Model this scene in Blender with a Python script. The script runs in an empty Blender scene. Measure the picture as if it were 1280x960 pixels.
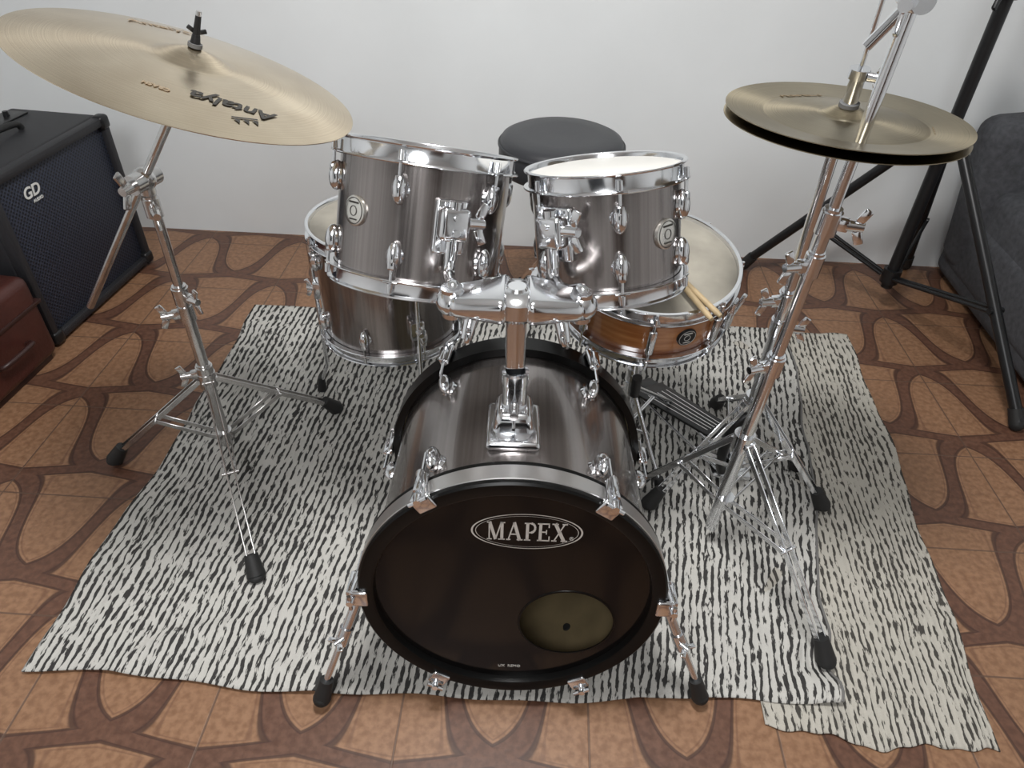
import bpy, bmesh, math, random
from mathutils import Vector, Matrix
random.seed(4)
sc=bpy.context.scene
V=Vector
rad=math.radians
# ------------------------------------------------------------------ materials
def nodes(name):
    m=bpy.data.materials.new(name); m.use_nodes=True
    nt=m.node_tree; b=nt.nodes['Principled BSDF']
    return m,nt,b
def simple(name,col,rough=.5,metal=0,bump=0,bscale=200,coat=0,spec=.5,var=0,vscale=8):
    m,nt,b=nodes(name)
    b.inputs['Base Color'].default_value=(*col,1); b.inputs['Roughness'].default_value=rough
    b.inputs['Metallic'].default_value=metal; b.inputs['Coat Weight'].default_value=coat
    b.inputs['Specular IOR Level'].default_value=spec
    tc=nt.nodes.new('ShaderNodeTexCoord')
    n=nt.nodes.new('ShaderNodeTexNoise'); n.inputs['Scale'].default_value=vscale; n.inputs['Detail'].default_value=4
    nt.links.new(tc.outputs['Object'],n.inputs['Vector'])
    r=nt.nodes.new('ShaderNodeValToRGB'); nt.links.new(n.outputs['Fac'],r.inputs['Fac'])
    v=max(var,.03)
    r.color_ramp.elements[0].position=.3;r.color_ramp.elements[1].position=.7
    r.color_ramp.elements[0].color=(*[c*(1-v) for c in col],1)
    r.color_ramp.elements[1].color=(*[min(1,c*(1+v)) for c in col],1)
    nt.links.new(r.outputs['Color'],b.inputs['Base Color'])
    if bump:
        n=nt.nodes.new('ShaderNodeTexNoise'); n.inputs['Scale'].default_value=bscale; n.inputs['Detail'].default_value=3
        nt.links.new(tc.outputs['Object'],n.inputs['Vector'])
        bp=nt.nodes.new('ShaderNodeBump'); bp.inputs['Strength'].default_value=bump; bp.inputs['Distance'].default_value=.002
        nt.links.new(n.outputs['Fac'],bp.inputs['Height']); nt.links.new(bp.outputs['Normal'],b.inputs['Normal'])
    return m
class NG:
    def __init__(s,nt): s.nt=nt
    def m(s,op,a,b=None,c=None,clamp=False):
        n=s.nt.nodes.new('ShaderNodeMath'); n.operation=op; n.use_clamp=clamp
        for i,x in enumerate((a,b,c)):
            if x is None: continue
            if isinstance(x,(int,float)): n.inputs[i].default_value=x
            else: s.nt.links.new(x,n.inputs[i])
        return n.outputs[0]
    def mix(s,f,a,b):
        n=s.nt.nodes.new('ShaderNodeMix'); n.data_type='RGBA'
        for sock,x in ((n.inputs[0],f),(n.inputs[6],a),(n.inputs[7],b)):
            if isinstance(x,tuple): sock.default_value=(*x,1)
            elif isinstance(x,(int,float)): sock.default_value=x
            else: s.nt.links.new(x,sock)
        return n.outputs[2]
    def noise(s,vec,scale,detail=3):
        n=s.nt.nodes.new('ShaderNodeTexNoise'); n.inputs['Scale'].default_value=scale; n.inputs['Detail'].default_value=detail
        if vec is not None: s.nt.links.new(vec,n.inputs['Vector'])
        return n.outputs['Fac']
    def comb(s,x,y,z=0.0):
        n=s.nt.nodes.new('ShaderNodeCombineXYZ')
        for i,a in enumerate((x,y,z)):
            if isinstance(a,(int,float)): n.inputs[i].default_value=a
            else: s.nt.links.new(a,n.inputs[i])
        return n.outputs[0]
    def sep(s,v):
        n=s.nt.nodes.new('ShaderNodeSeparateXYZ'); s.nt.links.new(v,n.inputs[0]); return n.outputs
    def bump(s,h,strength,dist,b):
        bp=s.nt.nodes.new('ShaderNodeBump'); bp.inputs['Strength'].default_value=strength; bp.inputs['Distance'].default_value=dist
        s.nt.links.new(h,bp.inputs['Height']); s.nt.links.new(bp.outputs['Normal'],b.inputs['Normal'])
    def smooth(s,x,a,b):
        n=s.nt.nodes.new('ShaderNodeMapRange'); n.interpolation_type='SMOOTHSTEP'
        s.nt.links.new(x,n.inputs[0]); n.inputs[1].default_value=a; n.inputs[2].default_value=b
        return n.outputs[0]

chrome=simple('chrome',(.82,.835,.86),.13,1)
chrome2=simple('worn_chrome',(.64,.635,.63),.22,1,var=.12,vscale=40)
blackmetal=simple('black_metal',(.012,.012,.013),.35,.3)
rubber=simple('black_rubber',(.012,.012,.012),.6)
glossblack=simple('gloss_black',(.004,.004,.004),.3,0,spec=.2)
headblack=simple('ebony_head',(.005,.0045,.0045),.14,0,spec=.33,bump=.08,bscale=50)
headwhite=simple('coated_head',(.56,.55,.52),.5,0,bump=.15,bscale=500,var=.05)
headused=simple('worn_coated_head',(.34,.315,.265),.5,0,bump=.2,bscale=500,var=.25,vscale=9)
vinyl=simple('black_vinyl',(.024,.025,.029),.42,0,bump=.3,bscale=300)
tolex=simple('amp_tolex',(.014,.014,.017),.5,0,bump=.7,bscale=500)
whiteink=simple('white_ink',(.7,.7,.68),.5)
silverink=simple('silver_ink',(.66,.65,.62),.35,.2)
blackink=simple('black_ink',(.02,.018,.015),.5)
fabric=simple('gray_fabric',(.065,.067,.075),.9,0,bump=.8,bscale=700,var=.25,vscale=60)
redcase=simple('red_brown_leather',(.055,.014,.010),.42,0,bump=.3,bscale=120,var=.3)
hickory=simple('hickory',(.44,.33,.19),.45,0,var=.15,vscale=30)
felt=simple('gray_felt',(.1,.1,.1),.95)
badgem=simple('badge_silver',(.75,.74,.7),.25,.9)
innerwood=simple('inner_ply',(.17,.13,.07),.5,0,var=.15,vscale=20)
wallm=simple('white_wall_paint',(.79,.815,.825),.6,0,bump=.12,bscale=35,var=.03,vscale=2.5)
ceilm=simple('ceiling_paint',(.85,.86,.86),.8)
doorwood=simple('reflection_door_wood',(.06,.03,.018),.4,0,var=.3,vscale=6)
reflectglass=simple('reflection_window_glass',(.01,.012,.016),.08)

def wrapmat():
    m,nt,b=nodes('brushed_gunmetal_wrap'); g=NG(nt)
    tc=nt.nodes.new('ShaderNodeTexCoord'); o=g.sep(tc.outputs['Object'])
    v=g.comb(g.m('MULTIPLY',o[0],170),g.m('MULTIPLY',o[1],170),g.m('MULTIPLY',o[2],1.2))
    n=g.noise(v,1,3)
    v2=g.comb(g.m('MULTIPLY',o[0],14),g.m('MULTIPLY',o[1],14),g.m('MULTIPLY',o[2],.6))
    n2=g.noise(v2,1,2)
    f=g.m('ADD',g.m('MULTIPLY',g.smooth(n,.3,.7),.6),g.m('MULTIPLY',g.smooth(n2,.3,.7),.4))
    c=g.mix(f,(.215,.193,.185),(.33,.302,.292))
    nt.links.new(c,b.inputs['Base Color']); b.inputs['Metallic'].default_value=.92
    nt.links.new(g.m('ADD',.17,g.m('MULTIPLY',n,.12)),b.inputs['Roughness'])
    b.inputs['Coat Weight'].default_value=.7; b.inputs['Coat Roughness'].default_value=.06
    return m
wrap=wrapmat()
def snaremat():
    m,nt,b=nodes('amber_burst_wood'); g=NG(nt)
    tc=nt.nodes.new('ShaderNodeTexCoord'); o=g.sep(tc.outputs['Object'])
    v=g.comb(g.m('MULTIPLY',o[0],12),g.m('MULTIPLY',o[1],12),g.m('MULTIPLY',o[2],120))
    n=g.noise(v,1,4)
    c=g.mix(g.smooth(n,.3,.7),(.30,.11,.035),(.42,.18,.065))
    e=g.smooth(g.m('ABSOLUTE',g.m('ADD',o[2],.065)),.02,.05)
    c=g.mix(g.m('MULTIPLY',e,.85),c,(.10,.028,.014))
    nt.links.new(c,b.inputs['Base Color']); b.inputs['Roughness'].default_value=.2; b.inputs['Coat Weight'].default_value=.7
    return m
snarewood=snaremat()
def cymmat(name,c1,c2,rough):
    m,nt,b=nodes(name); g=NG(nt)
    tc=nt.nodes.new('ShaderNodeTexCoord'); o=g.sep(tc.outputs['Object'])
    r=g.m('SQRT',g.m('ADD',g.m('MULTIPLY',o[0],o[0]),g.m('MULTIPLY',o[1],o[1])))
    n=g.noise(g.comb(g.m('MULTIPLY',r,500),0,0),1,3)
    n2=g.noise(tc.outputs['Object'],9,3)
    f=g.m('ADD',g.m('MULTIPLY',n,.6),g.m('MULTIPLY',n2,.4))
    c=g.mix(g.smooth(f,.35,.65),c1,c2)
    nt.links.new(c,b.inputs['Base Color']); b.inputs['Metallic'].default_value=1
    b.inputs['Roughness'].default_value=rough
    b.inputs['Anisotropic'].default_value=.8
    t=nt.nodes.new('ShaderNodeTangent'); t.direction_type='RADIAL'; t.axis='Z'
    nt.links.new(t.outputs[0],b.inputs['Tangent'])
    g.bump(n,.15,.0006,b)
    return m
bronze=cymmat('bright_bronze',(.56,.46,.33),(.76,.66,.50),.25)
oldbronze=cymmat('aged_bronze',(.28,.24,.165),(.42,.36,.25),.32)

YAW=rad(-1.85)
def floormat():
    m,nt,b=nodes('ceramic_floor_tile'); g=NG(nt)
    tc=nt.nodes.new('ShaderNodeTexCoord'); o=g.sep(tc.outputs['Object'])
    TX,TY=.362,.33
    u=g.m('MULTIPLY',g.m('ADD',o[0],.20),1/TX); v=g.m('MULTIPLY',g.m('ADD',o[1],-.06),1/TY)
    A=g.m('MULTIPLY',g.m('ADD',u,v),math.pi); B=g.m('MULTIPLY',g.m('SUBTRACT',u,v),math.pi)
    k=.66
    g1=g.m('ABSOLUTE',g.m('SUBTRACT',g.m('SINE',A),g.m('MULTIPLY',g.m('COSINE',B),k)))
    g2=g.m('ABSOLUTE',g.m('ADD',g.m('SINE',B),g.m('MULTIPLY',g.m('COSINE',A),k)))
    d=g.m('MINIMUM',g1,g2)
    n=g.noise(tc.outputs['Object'],70,5); n2=g.noise(tc.outputs['Object'],3,2)
    inband=g.m('SUBTRACT',1,g.smooth(d,.20,.24))
    outline=g.m('MULTIPLY',g.smooth(d,.17,.21),g.m('SUBTRACT',1,g.smooth(d,.25,.29)))
    outline2=g.m('MULTIPLY',g.smooth(d,.31,.335),g.m('SUBTRACT',1,g.smooth(d,.35,.375)))
    base=g.mix(g.smooth(n,.3,.7),(.205,.105,.056),(.305,.168,.094))
    dark=g.mix(g.smooth(n,.3,.7),(.085,.038,.024),(.135,.064,.040))
    c=g.mix(inband,base,dark)
    c=g.mix(g.m('MULTIPLY',outline2,.45),c,(.12,.055,.033))
    c=g.mix(g.m('MULTIPLY',outline,.85),c,(.04,.017,.013))
    def grout(x,w):
        f=g.m('FRACT',x); return g.m('MULTIPLY',g.m('MINIMUM',f,g.m('SUBTRACT',1,f)),w)
    gr=g.m('MINIMUM',grout(u,TX),grout(v,TY))
    gm=g.m('SUBTRACT',1,g.smooth(gr,.0014,.0028))
    c=g.mix(g.m('MULTIPLY',gm,.8),c,(.10,.06,.042))
    c=g.mix(g.m('MULTIPLY',n2,.15),c,(.17,.095,.06))
    nt.links.new(c,b.inputs['Base Color']); b.inputs['Specular IOR Level'].default_value=.45
    nt.links.new(g.m('ADD',.3,g.m('MULTIPLY',n,.2)),b.inputs['Roughness'])
    g.bump(g.m('SUBTRACT',g.m('MULTIPLY',n,.3),gm),.35,.002,b)
    return m
def rugmat(name,light,dark,per,thr,ns):
    m,nt,b=nodes(name); g=NG(nt)
    tc=nt.nodes.new('ShaderNodeTexCoord'); o=g.sep(tc.outputs['UV'])
    u,v=o[0],o[1]
    wob=g.noise(g.comb(g.m('MULTIPLY',u,7),g.m('MULTIPLY',v,7)),1,3)
    uu=g.m('ADD',u,g.m('MULTIPLY',g.m('SUBTRACT',wob,.5),.014))
    s=g.m('SINE',g.m('MULTIPLY',uu,2*math.pi/per))
    n=g.noise(g.comb(g.m('MULTIPLY',uu,150*ns),g.m('MULTIPLY',v,34*ns)),1,5)
    n3=g.noise(g.comb(g.m('MULTIPLY',uu,30),g.m('MULTIPLY',v,4)),1,2)
    val=g.m('ADD',g.m('MULTIPLY',s,.62),g.m('ADD',g.m('MULTIPLY',g.m('SUBTRACT',n,.5),5.2),g.m('MULTIPLY',g.m('SUBTRACT',n3,.5),1.8)))
    f=g.smooth(val,thr-.2,thr+.2)
    weave=g.noise(g.comb(g.m('MULTIPLY',u,700),g.m('MULTIPLY',v,420)),1,2)
    lc=g.mix(weave,tuple(c*.7 for c in light),light)
    c=g.mix(f,lc,dark)
    nt.links.new(c,b.inputs['Base Color']); b.inputs['Roughness'].default_value=.92
    b.inputs['Specular IOR Level'].default_value=.15
    cr=g.noise(g.comb(g.m('MULTIPLY',u,14),g.m('MULTIPLY',v,9)),1,4)
    g.bump(g.m('ADD',g.m('ADD',g.m('MULTIPLY',s,.06),g.m('MULTIPLY',weave,.1)),g.m('MULTIPLY',cr,1.8)),.8,.013,b)
    return m
def grillemat():
    m,nt,b=nodes('speaker_grille'); g=NG(nt)
    tc=nt.nodes.new('ShaderNodeTexCoord'); o=g.sep(tc.outputs['Object'])
    P=150
    a=g.m('SINE',g.m('MULTIPLY',o[1],P*math.pi*.9)); c0=g.m('SINE',g.m('MULTIPLY',o[2],P*math.pi*.9))
    f=g.smooth(g.m('MULTIPLY',a,c0),-.1,.4)
    c=g.mix(f,(.03,.036,.058),(.004,.005,.009))
    nt.links.new(c,b.inputs['Base Color']); b.inputs['Roughness'].default_value=.5
    b.inputs['Metallic'].default_value=.2
    g.bump(f,.6,.002,b)
    return m
def translucent():
    m=bpy.data.materials.new('clear_batter_head'); m.use_nodes=True; nt=m.node_tree
    b=nt.nodes['Principled BSDF']; b.inputs['Base Color'].default_value=(.5,.42,.26,1); b.inputs['Roughness'].default_value=.4
    t=nt.nodes.new('ShaderNodeBsdfTranslucent'); t.inputs[0].default_value=(.8,.7,.5,1)
    x=nt.nodes.new('ShaderNodeMixShader'); x.inputs[0].default_value=.35
    nt.links.new(b.outputs[0],x.inputs[1]); nt.links.new(t.outputs[0],x.inputs[2])
    nt.links.new(x.outputs[0],nt.nodes['Material Output'].inputs[0]); return m

# ------------------------------------------------------------------ geometry helpers
def basis(z,hint=V((0,1,0))):
    z=z.normalized()
    y=hint-z*hint.dot(z)
    if y.length<1e-4:
        hint=V((1,0,0)); y=hint-z*hint.dot(z)
    y.normalize(); x=y.cross(z)
    return Matrix((x,y,z)).transposed()
def empty(name,loc=(0,0,0),R=None):
    e=bpy.data.objects.new(name,None); sc.collection.objects.link(e)
    M=Matrix.Translation(V(loc))
    if R is not None: M=M@R.to_4x4()
    e.matrix_world=M; e.empty_display_size=.05
    return e
class Part:
    def __init__(s,name,parent,mat,angle=38):
        s.name=name;s.parent=parent;s.mat=mat;s.v=[];s.f=[];s.angle=angle
    def add(s,vs,fs):
        o=len(s.v); s.v+= [tuple(x) for x in vs]; s.f+=[tuple(i+o for i in f) for f in fs]; return s
    def cyl(s,p1,p2,r,r2=None,seg=20,caps=True):
        p1=V(p1);p2=V(p2);r2=r if r2 is None else r2
        B=basis(p2-p1); vs=[];fs=[]
        for p,rr in ((p1,r),(p2,r2)):
            for i in range(seg):
                a=2*math.pi*i/seg; vs.append(p+B@V((rr*math.cos(a),rr*math.sin(a),0)))
        for i in range(seg):
            j=(i+1)%seg; fs.append((i,j,seg+j,seg+i))
        if caps: fs+= [tuple(reversed(range(seg))),tuple(range(seg,2*seg))]
        return s.add(vs,fs)
    def lathe(s,prof,c=(0,0,0),R=None,seg=96,closed=False,sx=1,sy=1):
        R=R or Matrix.Identity(3); c=V(c); vs=[];fs=[]; n=len(prof)
        for i in range(seg):
            a=2*math.pi*i/seg
            for r,z in prof: vs.append(c+R@V((r*math.cos(a)*sx,r*math.sin(a)*sy,z)))
        m=n if closed else n-1
        for i in range(seg):
            j=(i+1)%seg
            for k in range(m):
                l=(k+1)%n
                fs.append((i*n+k,j*n+k,j*n+l,i*n+l))
        return s.add(vs,fs)
    def tube(s,pts,r,seg=12,smooth=0,caps=True):
        pts=[V(p) for p in pts]
        if smooth:
            q=[]
            P=[pts[0]]+pts+[pts[-1]]
            for i in range(1,len(P)-2):
                for k in range(smooth):
                    t=k/smooth;a,b,c,d=P[i-1],P[i],P[i+1],P[i+2]
                    q.append(.5*((2*b)+(c-a)*t+(2*a-5*b+4*c-d)*t*t+(3*b-a-3*c+d)*t**3))
            q.append(pts[-1]); pts=q
        vs=[];fs=[];up=None
        rs=r if isinstance(r,(list,tuple)) else [r]*len(pts)
        for i,p in enumerate(pts):
            t=(pts[min(i+1,len(pts)-1)]-pts[max(i-1,0)]).normalized()
            if up is None:
                up=V((0,0,1)) if abs(t.z)<.9 else V((1,0,0))
            x=up.cross(t)
            if x.length<1e-5: x=V((1,0,0))
            x.normalize(); y=t.cross(x); up=y
            for k in range(seg):
                a=2*math.pi*k/seg; vs.append(p+(x*math.cos(a)+y*math.sin(a))*rs[i])
        for i in range(len(pts)-1):
            for k in range(seg):
                l=(k+1)%seg; fs.append((i*seg+k,i*seg+l,(i+1)*seg+l,(i+1)*seg+k))
        if caps: fs+=[tuple(reversed(range(seg))),tuple(range((len(pts)-1)*seg,len(pts)*seg))]
        return s.add(vs,fs)
    def box(s,c,size,R=None,bev=0,seg=2,fn=None):
        R=R or Matrix.Identity(3); bm=bmesh.new(); bmesh.ops.create_cube(bm,size=1)
        for v in bm.verts: v.co=V((v.co.x*size[0],v.co.y*size[1],v.co.z*size[2]))
        if fn:
            for v in bm.verts: v.co=V(fn(v.co))
        if bev: bmesh.ops.bevel(bm,geom=list(bm.edges),offset=bev,segments=seg,profile=.5,affect='EDGES')
        bm.verts.index_update()
        vs=[V(c)+R@v.co for v in bm.verts]; fs=[tuple(v.index for v in f.verts) for f in bm.faces]
        bm.free(); return s.add(vs,fs)
    def ball(s,c,r,sc_=(1,1,1),R=None,seg=20):
        n=seg//2
        prof=[(max(1e-5,r*math.sin(math.pi*i/n)),-r*math.cos(math.pi*i/n)) for i in range(n+1)]
        R=R or Matrix.Identity(3); R2=R@Matrix.Diagonal(V(sc_))
        return s.lathe(prof,c,R2,seg=seg)
    def done(s):
        me=bpy.data.meshes.new(s.name); me.from_pydata(s.v,[],s.f); me.validate()
        bm=bmesh.new(); bm.from_mesh(me); bmesh.ops.recalc_face_normals(bm,faces=bm.faces); bm.to_mesh(me); bm.free()
        me.polygons.foreach_set('use_smooth',[True]*len(me.polygons)); me.set_sharp_from_angle(angle=rad(s.angle))
        me.materials.append(s.mat)
        o=bpy.data.objects.new(s.name,me); sc.collection.objects.link(o)
        if s.parent: o.parent=s.parent
        return o
def text(name,body,parent,mat,size,loc,R,ext=.0004,shear=0,offset=0):
    cu=bpy.data.curves.new(name,'FONT'); cu.body=body; cu.size=size; cu.extrude=ext; cu.align_x='CENTER'; cu.align_y='CENTER'; cu.shear=shear; cu.offset=offset
    t=bpy.data.objects.new(name,cu); sc.collection.objects.link(t); bpy.context.view_layer.update()
    me=bpy.data.meshes.new_from_object(t.evaluated_get(bpy.context.evaluated_depsgraph_get()))
    bpy.data.objects.remove(t)
    me.materials.clear(); me.materials.append(mat)
    o=bpy.data.objects.new(name,me); sc.collection.objects.link(o); o.parent=parent
    o.matrix_local=Matrix.Translation(V(loc))@R.to_4x4()
    return o
def wing(p,c,d,size=.02):
    c=V(c);d=V(d).normalized();B=basis(d,V((0,0,1)))
    p.cyl(c,c+d*size*.9,size*.32,size*.25,seg=12)
    for s in (-1,1):
        p.box(c+d*size*.75+B@V((0,s*size*.62,0)),(size*.22,size*.85,size*.5),B@Matrix.Rotation(rad(25*s),3,'X'),bev=size*.09)

# ------------------------------------------------------------------ room
floor=Part('floor',None,floormat()); floor.box((0,0,-.05),(4.6,4.4,.1)); fo=floor.done()
fo.location=(0,.42,0); fo.rotation_euler=(0,0,YAW)
RZ=Matrix.Rotation(YAW,3,'Z')
def roomobj(name,c,size,mat):
    p=Part(name,None,mat); p.box((0,0,0),size); o=p.done(); o.location=V((0,.42,0))+RZ@V(c); o.rotation_euler=(0,0,YAW); return o
HC=2.7
roomobj('wall_back',(0,2.19,HC/2),(4.6,.1,HC),wallm)
roomobj('wall_front',(0,-2.25,HC/2),(4.8,.1,HC),wallm)
roomobj('wall_left',(-2.35,0,HC/2),(.1,4.4,HC),wallm)
roomobj('wall_right',(2.35,0,HC/2),(.1,4.4,HC),wallm)
roomobj('ceiling',(0,0,HC+.05),(4.8,4.6,.1),ceilm)
# unseen door and window, added behind the camera as dark shapes for shell reflections
dr_=empty('reflection_door',V((0,.42,0))+RZ@V((.95,-2.175,0)),RZ)
p=Part('leaf',dr_,doorwood); p.box((0,0,1.06),(.86,.04,2.08),bev=.004)
for zz,hh_ in ((.55,.7),(1.5,.85)):
    for xx in (-.2,.2): p.box((xx,.022,zz),(.28,.012,hh_),bev=.004)
p.done()
p=Part('frame',dr_,doorwood)
for s in (-1,1): p.box((s*.47,0,1.09),(.08,.045,2.18),bev=.004)
p.box((0,0,2.15),(1.02,.045,.08),bev=.004); p.done()
p=Part('knob',dr_,chrome); p.cyl((-.36,.02,1.0),(-.36,.06,1.0),.01); p.ball((-.36,.075,1.0),.026); p.done()
wn=empty('reflection_window',V((0,.42,0))+RZ@V((-.75,-2.185,0)),RZ)  # unseen window, added dark so the drum shells reflect it
p=Part('glass',wn,reflectglass); p.box((0,0,1.5),(1.2,.02,1.1)); p.done()
p=Part('frame',wn,blackmetal)
for s in (-1,0,1): p.box((s*.6,.01,1.5),(.05,.035,1.15),bev=.003)
for s in (-1,1): p.box((0,.01,1.5+s*.56),(1.25,.035,.05),bev=.003)
p.done()

# rugs
def rug(name,c00,c10,c11,c01,mat,z0,amp,seed,hem=None):
    nu,nv=180,150; rnd=random.Random(seed)
    ph=[rnd.uniform(0,6.28) for _ in range(14)]
    creases=[(rnd.uniform(-.9,1.0),rnd.uniform(.7,1.95),rnd.uniform(0,3.14),rnd.uniform(.010,.020),rnd.uniform(.003,.006),rnd.uniform(.06,.16)) for _ in range(36)]
    creases+=[(-.80,1.0,1.2,.022,.010,.2),(-.62,.80,.5,.02,.009,.2),(.60,.85,1.9,.02,.010,.15),(-.75,1.6,2.0,.025,.009,.2),(-.45,.72,2.6,.016,.008,.12),(.85,1.2,1.6,.02,.009,.25),(.80,1.75,1.3,.02,.008,.2)]
    vs=[];uvs=[];fs=[]
    W=(V(c10)-V(c00)).length; L=(V(c01)-V(c00)).length
    for j in range(nv+1):
        for i in range(nu+1):
            u=i/nu;v=j/nv
            p=(V(c00)*(1-u)+V(c10)*u)*(1-v)+(V(c01)*(1-u)+V(c11)*u)*v
            e=max(0,1-v*5)
            y=p.y+e*(.010*math.sin(u*7.3+ph[0])+.006*math.sin(u*17+ph[1])+.0025*math.sin(u*47+ph[8]))-(max(0,1-(1-v)*8))*(.006*math.sin(u*9+ph[2])+.003*math.sin(u*31+ph[9]))
            eu=max(0,1-min(u,1-u)*10)
            x=p.x+eu*(.009*math.sin(v*6+ph[3])+.006*math.sin(v*17+ph[4])+.002*math.sin(v*43+ph[10]))
            h=amp*(.5+.25*math.sin(x*9+y*5+ph[5])+.25*math.sin(x*4-y*11+ph[6]))
            for q,(cx_,cy_,ang,wd,hh_,ln) in enumerate(creases):
                if abs(x-cx_)>.5 or abs(y-cy_)>.5: continue
                dx=(x-cx_)*math.cos(ang)+(y-cy_)*math.sin(ang); dy=-(x-cx_)*math.sin(ang)+(y-cy_)*math.cos(ang)
                dd=dy+.02*math.sin(dx*12+q); h+=hh_*math.exp(-(dd/wd)**2)*math.exp(-(dx/ln)**2)
            if hem:
                tc_=max(0,(u-.92)/.08)*max(0,1-v/.22)
                h+=.020*tc_*(.5+.5*math.sin(v*75)); x+=.014*tc_*math.sin(v*48+1.0); y+=.010*tc_
            vs.append((x,y,z0+h)); uvs.append((u*W,v*L))
    for j in range(nv):
        for i in range(nu):
            a=j*(nu+1)+i; fs.append((a,a+1,a+nu+2,a+nu+1))
    me=bpy.data.meshes.new(name); me.from_pydata(vs,[],fs)
    ul=me.uv_layers.new(name='UVMap')
    for lp in me.loops: ul.data[lp.index].uv=uvs[lp.vertex_index]
    me.polygons.foreach_set('use_smooth',[True]*len(me.polygons)); me.materials.append(mat)
    o=bpy.data.objects.new(name,me); sc.collection.objects.link(o)
    md=o.modifiers.new('thickness','SOLIDIFY'); md.thickness=.003; md.offset=1
    if hem:
        pts=[V(vs[j*(nu+1)+nu])+V((-.003,0,.003)) for j in range(0,nv+1,2)]
        h_=Part('hem',o,hem); h_.tube(pts,.0030,seg=8); h_.done()
    return o
rug('striped_rug',(.52,.650),(.955,.615),(1.13,2.0),(.62,2.02),rugmat('beige_striped_weave',(.55,.52,.46),(.065,.06,.054),.0135,.36,1.1),.001,.002,3)
rug('striped_rug',(-.945,.705),(.665,.69),(.94,2.02),(-.885,2.06),rugmat('black_white_striped_weave',(.60,.585,.55),(.045,.043,.042),.0160,.22,1),.005,.003,8,hem=simple('dark_hem',(.16,.155,.15),.9))

# ------------------------------------------------------------------ drums
def lugdir(phi): return V((math.sin(phi),-math.cos(phi),0))
def hoop(p,r,z,s):
    prof=[(r+.0015,-.018),(r+.0135,-.018),(r+.0145,-.0165),(r+.0135,-.015),(r+.006,-.0145),(r+.005,-.012),(r+.005,.008),(r+.0105,.010),(r+.0115,.012),(r+.010,.0135),(r+.003,.0125),(r+.0015,.010)]
    p.lathe([(a,z+b*s) for a,b in prof],closed=True)
def drum(name,top,n,r,depth,nl,phase,mat,badge=None,head=headwhite,tube_lugs=False,bottomhead=headwhite):
    root=empty(name,top,basis(V(n)))
    t=.006
    sh=Part('shell',root,mat); sh.lathe([(r,-depth),(r,0),(r-t,0),(r-t,-depth)],closed=True,seg=128); sh.done()
    hp=Part('hoops',root,chrome); hoop(hp,r,-.002,1); hoop(hp,r,-depth+.002,-1); hp.done()
    hd=Part('batter_head',root,head); hd.lathe([(.0001,.0035),(r-.006,.0035),(r+.001,.001),(r+.0015,-.014)]); hd.done()
    hd=Part('resonant_head',root,bottomhead); hd.lathe([(.0001,-depth-.0035),(r-.006,-depth-.0035),(r+.001,-depth-.001),(r+.0015,-depth+.014)]); hd.done()
    lg=Part('lugs',root,chrome)
    for i in range(nl):
        phi=phase+2*math.pi*i/nl; d=lugdir(phi); T=V((-d.y,d.x,0)); B=Matrix((T,d,V((0,0,1)))).transposed()
        rr=r+.013
        if tube_lugs:
            lg.box(d*(r+.009)+V((0,0,-depth/2)),(.018,.02,.068),B,bev=.006,seg=3)
            lg.cyl(d*rr+V((0,0,-depth-.012)),d*rr+V((0,0,.012)),.0032,seg=8)
            for s,z in ((1,-.014),(-1,-depth+.014)):
                lg.box(d*(r+.011)+V((0,0,z)),(.02,.012,.005),B,bev=.0015)
                lg.cyl(d*rr+V((0,0,z+s*.004)),d*rr+V((0,0,z+s*.016)),.0055,.0045,seg=10)
        else:
            for s,z in ((1,0),(-1,-depth)):
                zc=z-s*.060
                lg.ball(d*(r+.006)+V((0,0,zc)),.0125,(1,1.15,2.1),B,seg=16)
                lg.cyl(d*(r)+V((0,0,zc)),d*(r+.004)+V((0,0,zc)),.0165,.014,seg=16)
                lg.box(d*(r+.010)+V((0,0,zc+s*.012)),(.014,.018,.022),B,bev=.004)
                lg.cyl(d*rr+V((0,0,zc)),d*rr+V((0,0,z-s*.006)),.0032,seg=8)
                lg.cyl(d*rr+V((0,0,z-s*.014)),d*rr+V((0,0,z+s*.002)),.0058,.0048,seg=10)
                lg.box(d*(r+.010)+V((0,0,z-s*.0165)),(.026,.014,.004),B,bev=.0012)
    lg.done()
    if badge is not None:
        phi,zb,rb,mt=badge; d=lugdir(phi); T=V((-d.y,d.x,0)); B=Matrix((T,V((0,0,1)),d)).transposed()
        bd=Part('badge',root,mt)
        bd.lathe([(.0001,.0055),(rb*.5,.0052),(rb*.95,.0045),(rb,.0035),(rb,-.004)],d*r+V((0,0,zb)),B,seg=40); bd.done()
        bi=Part('badge_ink',root,blackink if mt is badgem else silverink)
        bi.lathe([(rb*.84,.0053),(rb*.88,.0053),(rb*.88,.0058),(rb*.84,.0058)],d*r+V((0,0,zb)),B,seg=40,closed=True)
        bi.lathe([(rb*.30,.0053),(rb*.34,.0053),(rb*.34,.0062),(rb*.30,.0062)],d*r+V((0,0,zb)),B,seg=30,closed=True)
        bi.box(d*(r+.0058)+V((0,0,zb+rb*.55)),(rb*.9,rb*.12,.0012),B); bi.box(d*(r+.0058)+V((0,0,zb-rb*.55)),(rb*.7,rb*.08,.0012),B)
        bi.done()
    return root
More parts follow.
